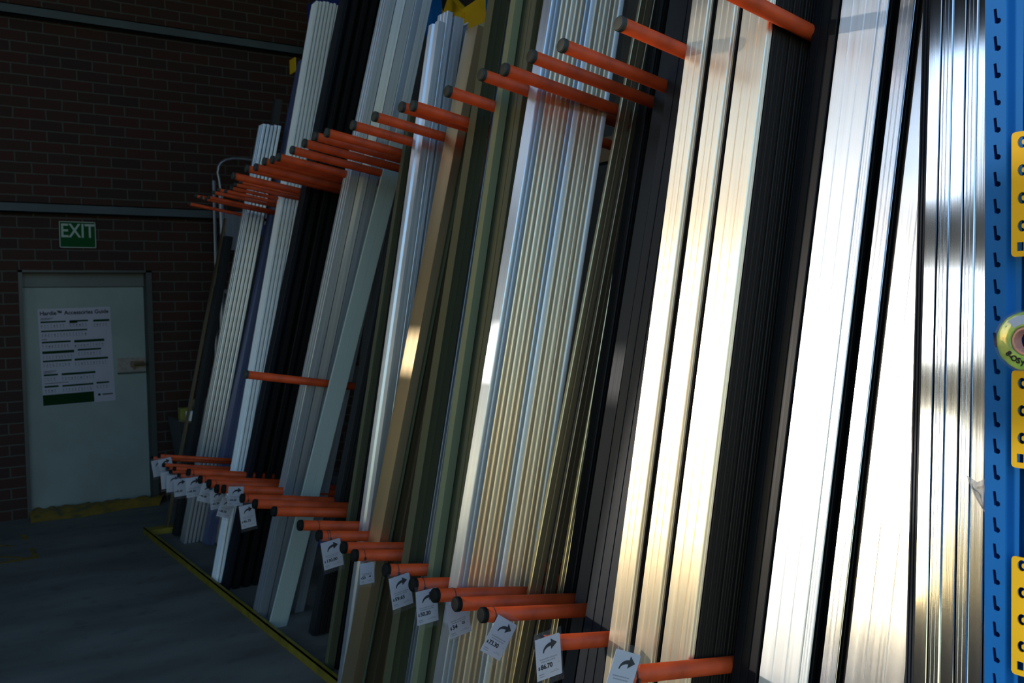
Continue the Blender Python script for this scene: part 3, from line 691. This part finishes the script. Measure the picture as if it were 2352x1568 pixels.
PY = WALL_Y + .098
c00, c10, c01, c11 = onY(86, 706, PY), onY(256, 700, PY), onY(95, 938, PY), onY(266, 922, PY)
pc = (c00 + c10 + c01 + c11) / 4
ps = empty('poster', (pc.x, PY, pc.z)); tag(ps, 'white paper accessories guide poster with green bars taped on the pale door', 'poster')
pw, ph = .555, .80; prot = 0.02
pf = frame((0, 0, 0), (math.cos(prot), 0, math.sin(prot)), (-math.sin(prot), 0, math.cos(prot)))
bm = bmesh.new(); prism(bm, [(-pw/2, -ph/2), (pw/2, -ph/2), (pw/2, ph/2), (-pw/2, ph/2)], -.0005, .0005, pf); sheet = fin('paper_sheet', bm, M['posterpaper'], ps)
# layout read from the photograph: fractions of the sheet (x0, x1, y from top, thickness)
def pp(x, y): return (-pw / 2 + pw * x, ph / 2 - ph * y)
tm = textmesh('title', 'Hardie\u2122 Accessories Guide', .0455, M['ink'], ps, pf @ Matrix.Translation((*pp(.025, .065), .001)), .0012, 'LEFT', .0003, 1.0)
tw = max(v.co.x for v in tm.data.vertices) - min(v.co.x for v in tm.data.vertices)
bars = [(.03, .37, .128, .016), (.42, .68, .128, .016), (.42, .53, .133, .024), (.75, .98, .130, .022), (.03, .66, .222, .016),
        (.03, .42, .335, .018), (.47, .89, .335, .026), (.03, .46, .435, .028), (.51, .84, .43, .018), (.03, .42, .530, .018), (.46, .93, .528, .022),
        (.03, .22, .672, .018), (.27, .74, .672, .022), (.03, .22, .792, .018), (.27, .70, .795, .018), (.745, .925, .790, .018)]
bm = bmesh.new()
for a, b_, y, th in bars:
    x0, y0 = pp(a, y); x1, y1 = pp(b_, y + th); prism(bm, [(x0, y1), (x1, y1), (x1, y0), (x0, y0)], .0005, .0011, pf)
x0, y0 = pp(0.0, .885); x1, y1 = pp(.70, .995); prism(bm, [(x0, y1), (x1, y1), (x1, y0), (x0, y0)], .0005, .0011, pf)
x0, y0 = pp(.775, .925); prism(bm, [(x0 + .011 * math.cos(a), y0 + .011 * math.sin(a)) for a in [i * math.pi / 6 for i in range(12)]], .0005, .0011, pf)
fin('green_print', bm, M['posterink'], ps)
bm = bmesh.new(); rr = random.Random(3)
for a, b_, y, th in bars:
    if (a, b_) == (.42, .53): continue
    x = a + .005
    while x < b_ - .03:
        x0, y0 = pp(x, y + th + .018); sx = .011 * rr.uniform(.7, 1.1); sy = .016 * rr.uniform(.6, 1.1)
        k_ = rr.randint(0, 2)
        if k_ == 0: lp_ = [(x0, y0 - sy), (x0 + sx, y0 - sy), (x0 + sx, y0 - sy + .003), (x0 + .003, y0 - sy + .003), (x0 + .003, y0), (x0, y0)]
        elif k_ == 1: lp_ = [(x0, y0 - sy), (x0 + sx, y0 - sy), (x0 + sx, y0 - sy * .4), (x0, y0 - sy * .5)]
        else: lp_ = [(x0, y0 - sy), (x0 + sx * .5, y0 - sy * .8), (x0 + sx, y0), (x0 + sx * .3, y0 - sy * .3)]
        prism(bm, lp_, .0005, .0010, pf)
        prism(bm, [(x0 - .001, y0 - .023), (x0 + sx * 1.1, y0 - .023), (x0 + sx * 1.1, y0 - .026), (x0 - .001, y0 - .026)], .0005, .0010, pf)
        x += .042
for a, b_, y in ((.03, .2, .095), (.03, .16, .108), (.03, .1, .312), (.03, .2, .64), (.03, .15, .655), (.03, .36, .765), (.82, .97, .918)):
    x0, y0 = pp(a, y); x1, y1 = pp(b_, y + (.006 if a < .5 else .014)); prism(bm, [(x0, y1), (x1, y1), (x1, y0), (x0, y0)], .0005, .0010, pf)
fin('grey_print', bm, M['glyph'], ps)

# ================================================================ BLUE UPRIGHT, YELLOW CONNECTORS, TAPE, BAG
PX = 1.73
post = empty('blue_upright', (PX, .85, 0)); tag(post, 'bright blue perforated steel upright at the right edge, half sunlit', 'rack upright')
Yl = .928
slotz = []
z = onX(2286, 38, PX).z
while z > .15: slotz.append(z); z -= .05
z = slotz[0] + .05
while z < 3.2: slotz.insert(0, z); z += .05
def slot(cx, cz, s=1):      # slanted slot with a round lower end ; local x -> -Y, y -> Z
    pts = [(-.0040, .0135), (.0015, .0140), (.0035, -.0040)]
    cx_, cz_, r_ = .0048, -.0095, .0052
    pts += [(cx_ + r_ * math.cos(a), cz_ + r_ * math.sin(a)) for a in [math.radians(75 - i * 30) for i in range(8)]]
    pts += [(-.0015, -.0130)]
    return [(cx + s * x, cz + y) for x, y in pts]
fx = frame((PX, Yl, 0), (0, -1, 0), (0, 0, 1))
loops = [[(0, 0), (.038, 0), (.038, 3.3), (0, 3.3)]] + [slot(.0185, zz) for zz in slotz]
plate2d('slotted_face', loops, .0025, M['blue'], None, fx); keep(bpy.data.objects['slotted_face'], post)
fx2 = frame((PX + .012, Yl - .05, 0), (0, -1, 0), (0, 0, 1))
loops = [[(0, 0), (.060, 0), (.060, 3.3), (0, 3.3)]] + [slot(.020, zz + .02) for zz in slotz]
o = plate2d('recessed_face', loops, .0025, M['blue'], None, fx2); keep(o, post)
bm = bmesh.new()      # rounded fold between the two faces, and the flanks
seg = [(PX + .012 * (1 - math.cos(a)) * .5 if a < 0 else PX + .012 * (1 - math.cos(a)) / 2, Yl - .0375 - .0128 * a / math.pi) for a in [math.pi * i / 10 for i in range(11)]]
for (x_a, y_a), (x_b, y_b) in zip(seg, seg[1:]):
    bm.faces.new([bm.verts.new(p) for p in ((x_a - .00125, y_a, 0), (x_b - .00125, y_b, 0), (x_b - .00125, y_b, 3.3), (x_a - .00125, y_a, 3.3))])
bmesh.ops.remove_doubles(bm, verts=bm.verts, dist=1e-5)
keep(fin('rounded_fold', bm, M['blue'], smooth=True), post)
bm = bmesh.new(); bx(bm, PX - .001, PX + .075, Yl - .0015, Yl + .0015, 0, 3.3); bx(bm, PX + .05, PX + .053, Yl - .11, Yl, 0, 3.3); bx(bm, PX + .011, PX + .075, Yl - .113, Yl - .110, 0, 3.3)
keep(fin('side_flange', bm, M['blue']), post)
keep(box('base_plate', PX - .02, PX + .1, Yl - .13, Yl + .01, 0, .006, M['blue']), post)
def cslot(cx, cz):
    n = 8; ro, ri = .0105, .0045
    o_ = [(cx + ro * .8 * math.cos(a), cz + ro * math.sin(a)) for a in [math.radians(60 + i * 240 / n) for i in range(n + 1)]]
    i_ = [(cx + .002 + ri * .6 * math.cos(a), cz + ri * math.sin(a)) for a in [math.radians(300 - i * 240 / n) for i in range(n + 1)]]
    return o_ + i_
plates = [(305, 590, 'upper'), (850, 1072, 'middle, behind the green tape roll'), (1275, 1545, 'lower')]
for ya, yb, which in plates:
    X = PX - .022
    za, zb = onX(2325, ya, X).z, onX(2325, yb, X).z; Yc = onX(2324, (ya + yb) / 2, X).y
    hgt = za - zb; b_ = .006
    root = empty('beam_connector', (X, Yc, zb)); tag(root, which + ' yellow steel beam connector plate hooked on the blue upright', 'beam connector')
    out_ = [(b_, 0), (.07, 0), (.07, hgt), (b_, hgt), (b_ * .3, hgt - b_ * .3), (0, hgt - b_), (0, b_), (b_ * .3, b_ * .3)]
    lo_ = [out_]; zz = .055
    while zz < hgt - .012: lo_.append(cslot(.019, zz)); zz += .05
    lo_.append([(.010, .010), (.022, .010), (.022, .026), (.010, .026)])
    o = plate2d('slotted_plate', lo_, .003, M['yellow'], None, frame((X, Yc, zb), (0, -1, 0), (0, 0, 1))); keep(o, root)
    bm = bmesh.new(); zz = .055
    while zz < hgt - .012:
        bx(bm, X + .002, X + .030, Yc - .026, Yc - .022, zb + zz - .008, zb + zz + .008); zz += .05
    bx(bm, X + .002, X + .02, Yc - .06, Yc - .056, zb, za)
    keep(fin('hook', bm, M['yellow']), root)
# tape roll
TX = 1.665
tc_ = onX(2360, 783, TX)
roll = empty('tape_roll', tc_); tag(roll, 'green labelled tape roll wrapped in clear film hanging on the blue upright', 'tape roll')
def ring(name, r0, r1, x0, x1, mat, par, n=48, squash=None):
    bm = bmesh.new(); pr = [(x0, r1 * .97), (x0 - .0015, r1 * .9), (x0 - .0015, r0 * 1.06), (x0, r0), (x1, r0), (x1, r1), (x0 + .003, r1)]
    rows = []
    for k_ in range(n):
        a = 2 * math.pi * k_ / n; j = 1 + .008 * math.sin(9 * a) + .006 * math.sin(17 * a + 1)
        rows.append([bm.verts.new((x, -r * j * math.cos(a), r * j * math.sin(a))) for x, r in pr])
    for k_ in range(n):
        q, s = rows[k_], rows[(k_ + 1) % n]
        for i in range(len(pr)): bm.faces.new((q[i], q[(i+1) % len(pr)], s[(i+1) % len(pr)], s[i]))
    return fin(name, bm, mat, par, smooth=True)
ring('tape', .026, .0525, -.006, .02, M['tapegreen'], roll)
ring('core', .020, .0262, -.004, .02, M['tapecore'], roll)
bm = bmesh.new()      # blue upper segment of the label
pts = [(-.046 * math.cos(a), .046 * math.sin(a)) for a in [math.radians(50 + i * 10) for i in range(9)]] ; inn = [(-.030 * math.cos(a), .030 * math.sin(a)) for a in [math.radians(130 - i * 10) for i in range(9)]]
vs = [bm.verts.new((-.0082, y, z_)) for y, z_ in pts + inn]; bm.faces.new(vs)
r_ = bmesh.ops.extrude_face_region(bm, geom=bm.faces[:]); bmesh.ops.translate(bm, vec=(.0006, 0, 0), verts=[v for v in r_['geom'] if isinstance(v, bmesh.types.BMVert)])
fin('blue_label', bm, M['tapeblue'], roll)
for ch, ang in (('8', 218), ('-', 228), ('O', 238), ('S', 252), ('y', 264)):
    a = math.radians(ang); y, z_ = -.041 * math.cos(a), .041 * math.sin(a)
    # face -X : x -> -Y ; rotate letters along the rim
    th = a + math.pi / 2
    xd = Vector((0, -math.cos(th) * 1, math.sin(th)))
    yd = Vector((0, math.cos(a), -math.sin(a))) * 1
    xd = Vector((0, -(-math.sin(a)), math.cos(a)))
    textmesh('lettering', ch, .014, M['ink'], roll, frame((-.0085, -(-y), z_), (0, -math.cos(a + math.pi/2), math.sin(a + math.pi/2)), (0, math.cos(a), -math.sin(a))), .0005, 'CENTER', .0003)
ring('film_wrap', .012, .0555, -.0085, -.0078, M['film'], roll)
# plastic bag corner behind the upright
BX = 1.745
tri = [onX(2218, 1090, BX), onX(2243, 1108, BX), onX(2266, 1098, BX), onX(2275, 1190, BX), onX(2262, 1182, BX), onX(2236, 1140, BX)]
bm = bmesh.new(); cen = sum(tri, Vector()) / 6; rr = random.Random(5)
n = 6; rings_ = []
for k_ in range(5):
    f_ = 1 - k_ / 5
    rings_.append([bm.verts.new(cen + (p - cen) * f_ + Vector((rr.uniform(-.006, .006), rr.uniform(-.002, .002) * (k_ > 0), 0))) for p in tri])
for q, s in zip(rings_, rings_[1:]):
    for i in range(n): bm.faces.new((q[i], q[(i+1) % n], s[(i+1) % n], s[i]))
bm.faces.new(rings_[-1])
bg_ = fin('plastic_bag', bm, M['bag']); md = bg_.modifiers.new('thickness', 'SOLIDIFY'); md.thickness = .0008
tag(bg_, 'crumpled clear plastic bag corner poking out left of the blue upright', 'plastic bag')

# ================================================================ LADDER, BIN, CARTON at the far end
LY = 7.75
ld = empty('platform_ladder', (2.3, LY, 0)); tag(ld, 'aluminium platform ladder with a curved handrail standing by the brick wall', 'ladder')
def P(x, y, Y=LY): return onY(x, y, Y)
bm = bmesh.new()
arch = [(590, 369), (560, 365), (535, 364), (518, 367), (507, 374), (501, 385), (500, 396), (503, 410), (507, 440)]
tube(bm, [P(*a) for a in arch], .011, 10); keep(fin('handrail', bm, M['ladder'], smooth=True), ld)
bm = bmesh.new(); a, b_ = P(507, 435), P(512, 1000); b_.z = .02
tube(bm, [a, P(512, 560), P(510, 760), b_], .022, 8); keep(fin('front_stile', bm, M['ladder'], smooth=True), ld)
bm = bmesh.new(); tube(bm, [P(491, 415, LY + .3), P(495, 560, LY + .3), P(498, 700, LY + .3), (b_.x, LY + .3, .02)], .015, 8); keep(fin('rear_stile', bm, M['ladder'], smooth=True), ld)
a, b_ = P(514, 485), P(575, 575)
keep(box('guard_panel', a.x, b_.x + .3, LY - .01, LY + .01, b_.z, a.z, M['ladder']), ld)
for yy in (668, 760, 860, 950):
    q = P(512, yy); keep(box('tread', q.x, q.x + .40, LY - .03, LY + .12, q.z - .02, q.z + .012, M['ladder']), ld)
bm = bmesh.new(); q = P(512, 560); tube(bm, [(q.x + .42, LY, q.z), (q.x + .42, LY, .02)], .02, 8); keep(fin('side_stile', bm, M['ladder'], smooth=True), ld)
# bin and carton
BY = 7.7
q0, q1, q2, q3 = P(408, 965, BY), P(470, 992, BY), P(475, 1130, BY), P(432, 1130, BY)
bn = empty('rubbish_bin', (q3.x + .1, BY, 0)); tag(bn, 'black open bin holding packets beside the brick wall at the far end', 'bin')
bm = bmesh.new()
rx, zt_ = q1.x - q0.x, q0.z
lo_ = [(q0.x + .09, BY), (q0.x + .42, BY), (q0.x + .42, BY + .26), (q0.x + .09, BY + .26)]; hi_ = [(q0.x, BY - .04), (q0.x + .50, BY - .04), (q0.x + .50, BY + .30), (q0.x, BY + .30)]
A = [bm.verts.new((x, y, 0.0)) for x, y in lo_]; B = [bm.verts.new((x, y, zt_ - (.10 if i in (1, 2) else 0))) for i, (x, y) in enumerate(hi_)]
for i in range(4): bm.faces.new((A[i], A[(i+1) % 4], B[(i+1) % 4], B[i]))
bm.faces.new(A[::-1])
o = keep(fin('bin_body', bm, M['binblack']), bn); md = o.modifiers.new('wall', 'SOLIDIFY'); md.thickness = .008
bm = bmesh.new(); tube(bm, [(x, y, v.co.z) for (x, y), v in zip([], [])] or [(hi_[0][0], hi_[0][1], zt_), (hi_[1][0], hi_[1][1], zt_ - .10)], .009, 8); keep(fin('rim', bm, M['card']), bn)
a, b_ = P(412, 937, BY + .05), P(440, 975, BY + .05)
o = box('packet', a.x, b_.x, BY + .02, BY + .10, b_.z - .12, a.z, M['packet'], bev=.006); tag(o, 'yellow packet sticking out of the black bin', 'packet')
a, b_ = P(421, 945, BY), P(448, 990, BY)
o = box('packet', a.x + .02, b_.x, BY - .02, BY + .012, b_.z - .12, a.z, M['white'], bev=.004); tag(o, 'pale white packet sticking out of the black bin', 'packet')
a, b_ = P(442, 917, BY + .16), P(500, 975, BY + .16)
o = box('carton', a.x, b_.x, BY + .13, BY + .27, .42, a.z, M['card'], bev=.004); tag(o, 'brown cardboard carton standing up in the bin behind the packets', 'carton')

# ================================================================ BLUE AND YELLOW RACKING BEHIND THE TOPS
pr = empty('pallet_racking', (3.3, 5, 0)); tag(pr, 'blue and yellow pallet racking behind the tops of the profiles', 'racking')
RX = 3.25
def upr(px0, px1, name='upright', holes=True):
    a, b_ = onX(px0, 20, RX), onX(px1, 20, RX); y1, y0 = a.y, b_.y; wd = y1 - y0
    lo_ = [[(0, 0), (wd, 0), (wd, 5.2), (0, 5.2)]]
    z = 3.6
    while z < 5.1 and holes:
        for c_ in (.25, .75): lo_.append(slot(wd * c_, z, 1))
        z += .05
    o = plate2d(name, lo_, .003, M['blue'], None, frame((RX, y1, 0), (0, -1, 0), (0, 0, 1))); keep(o, pr)
    keep(box('upright_flange', RX, RX + .08, y0 - .003, y0, 0, 5.2, M['blue']), pr)
    keep(box('upright_back', RX + .06, RX + .065, y0, y1, 0, 5.2, M['bluedark']), pr)
upr(1116, 1140)
upr(978, 992, holes=False)
a, b_ = onX(705, 0, RX), onX(800, 18, RX)
keep(box('beam', RX, RX + .05, b_.y - .9, a.y + .0, b_.z - .03, b_.z + .25, M['bluedark']), pr)
a = onX(874, 40, RX); keep(box('connector_plate', RX - .01, RX, a.y - .06, a.y + .06, a.z - .12, a.z + .12, M['yellow']), pr)
a = onX(672, 140, 3.0); keep(box('connector_plate', 3.0, 3.01, a.y - .05, a.y + .07, a.z - .10, a.z + .02, M['yellow']), pr)
def slopebar(p, q, th, dep, X):
    a, b_ = onX(*p, X), onX(*q, X); bm = bmesh.new()
    d_ = (b_ - a).normalized(); u = Vector((1, 0, 0)).cross(d_) * th
    vs = [a, b_, b_ + u, a + u]; A = [bm.verts.new(v) for v in vs]; B = [bm.verts.new(v + Vector((dep, 0, 0))) for v in vs]
    for i in range(4): bm.faces.new((A[i], A[(i+1) % 4], B[(i+1) % 4], B[i]))
    bm.faces.new(A[::-1]); bm.faces.new(B); keep(fin('yellow_brace', bm, M['yellow']), pr)
slopebar((996, 5), (1008, 48), .12, .06, 3.4); slopebar((1010, 25), (1060, 27), .14, .06, 3.42); slopebar((1058, 46), (1118, 14), .14, .06, 3.38); slopebar((1030, -10), (1060, 22), .14, .06, 3.45); slopebar((1060, 22), (1100, -5), .14, .06, 3.45)
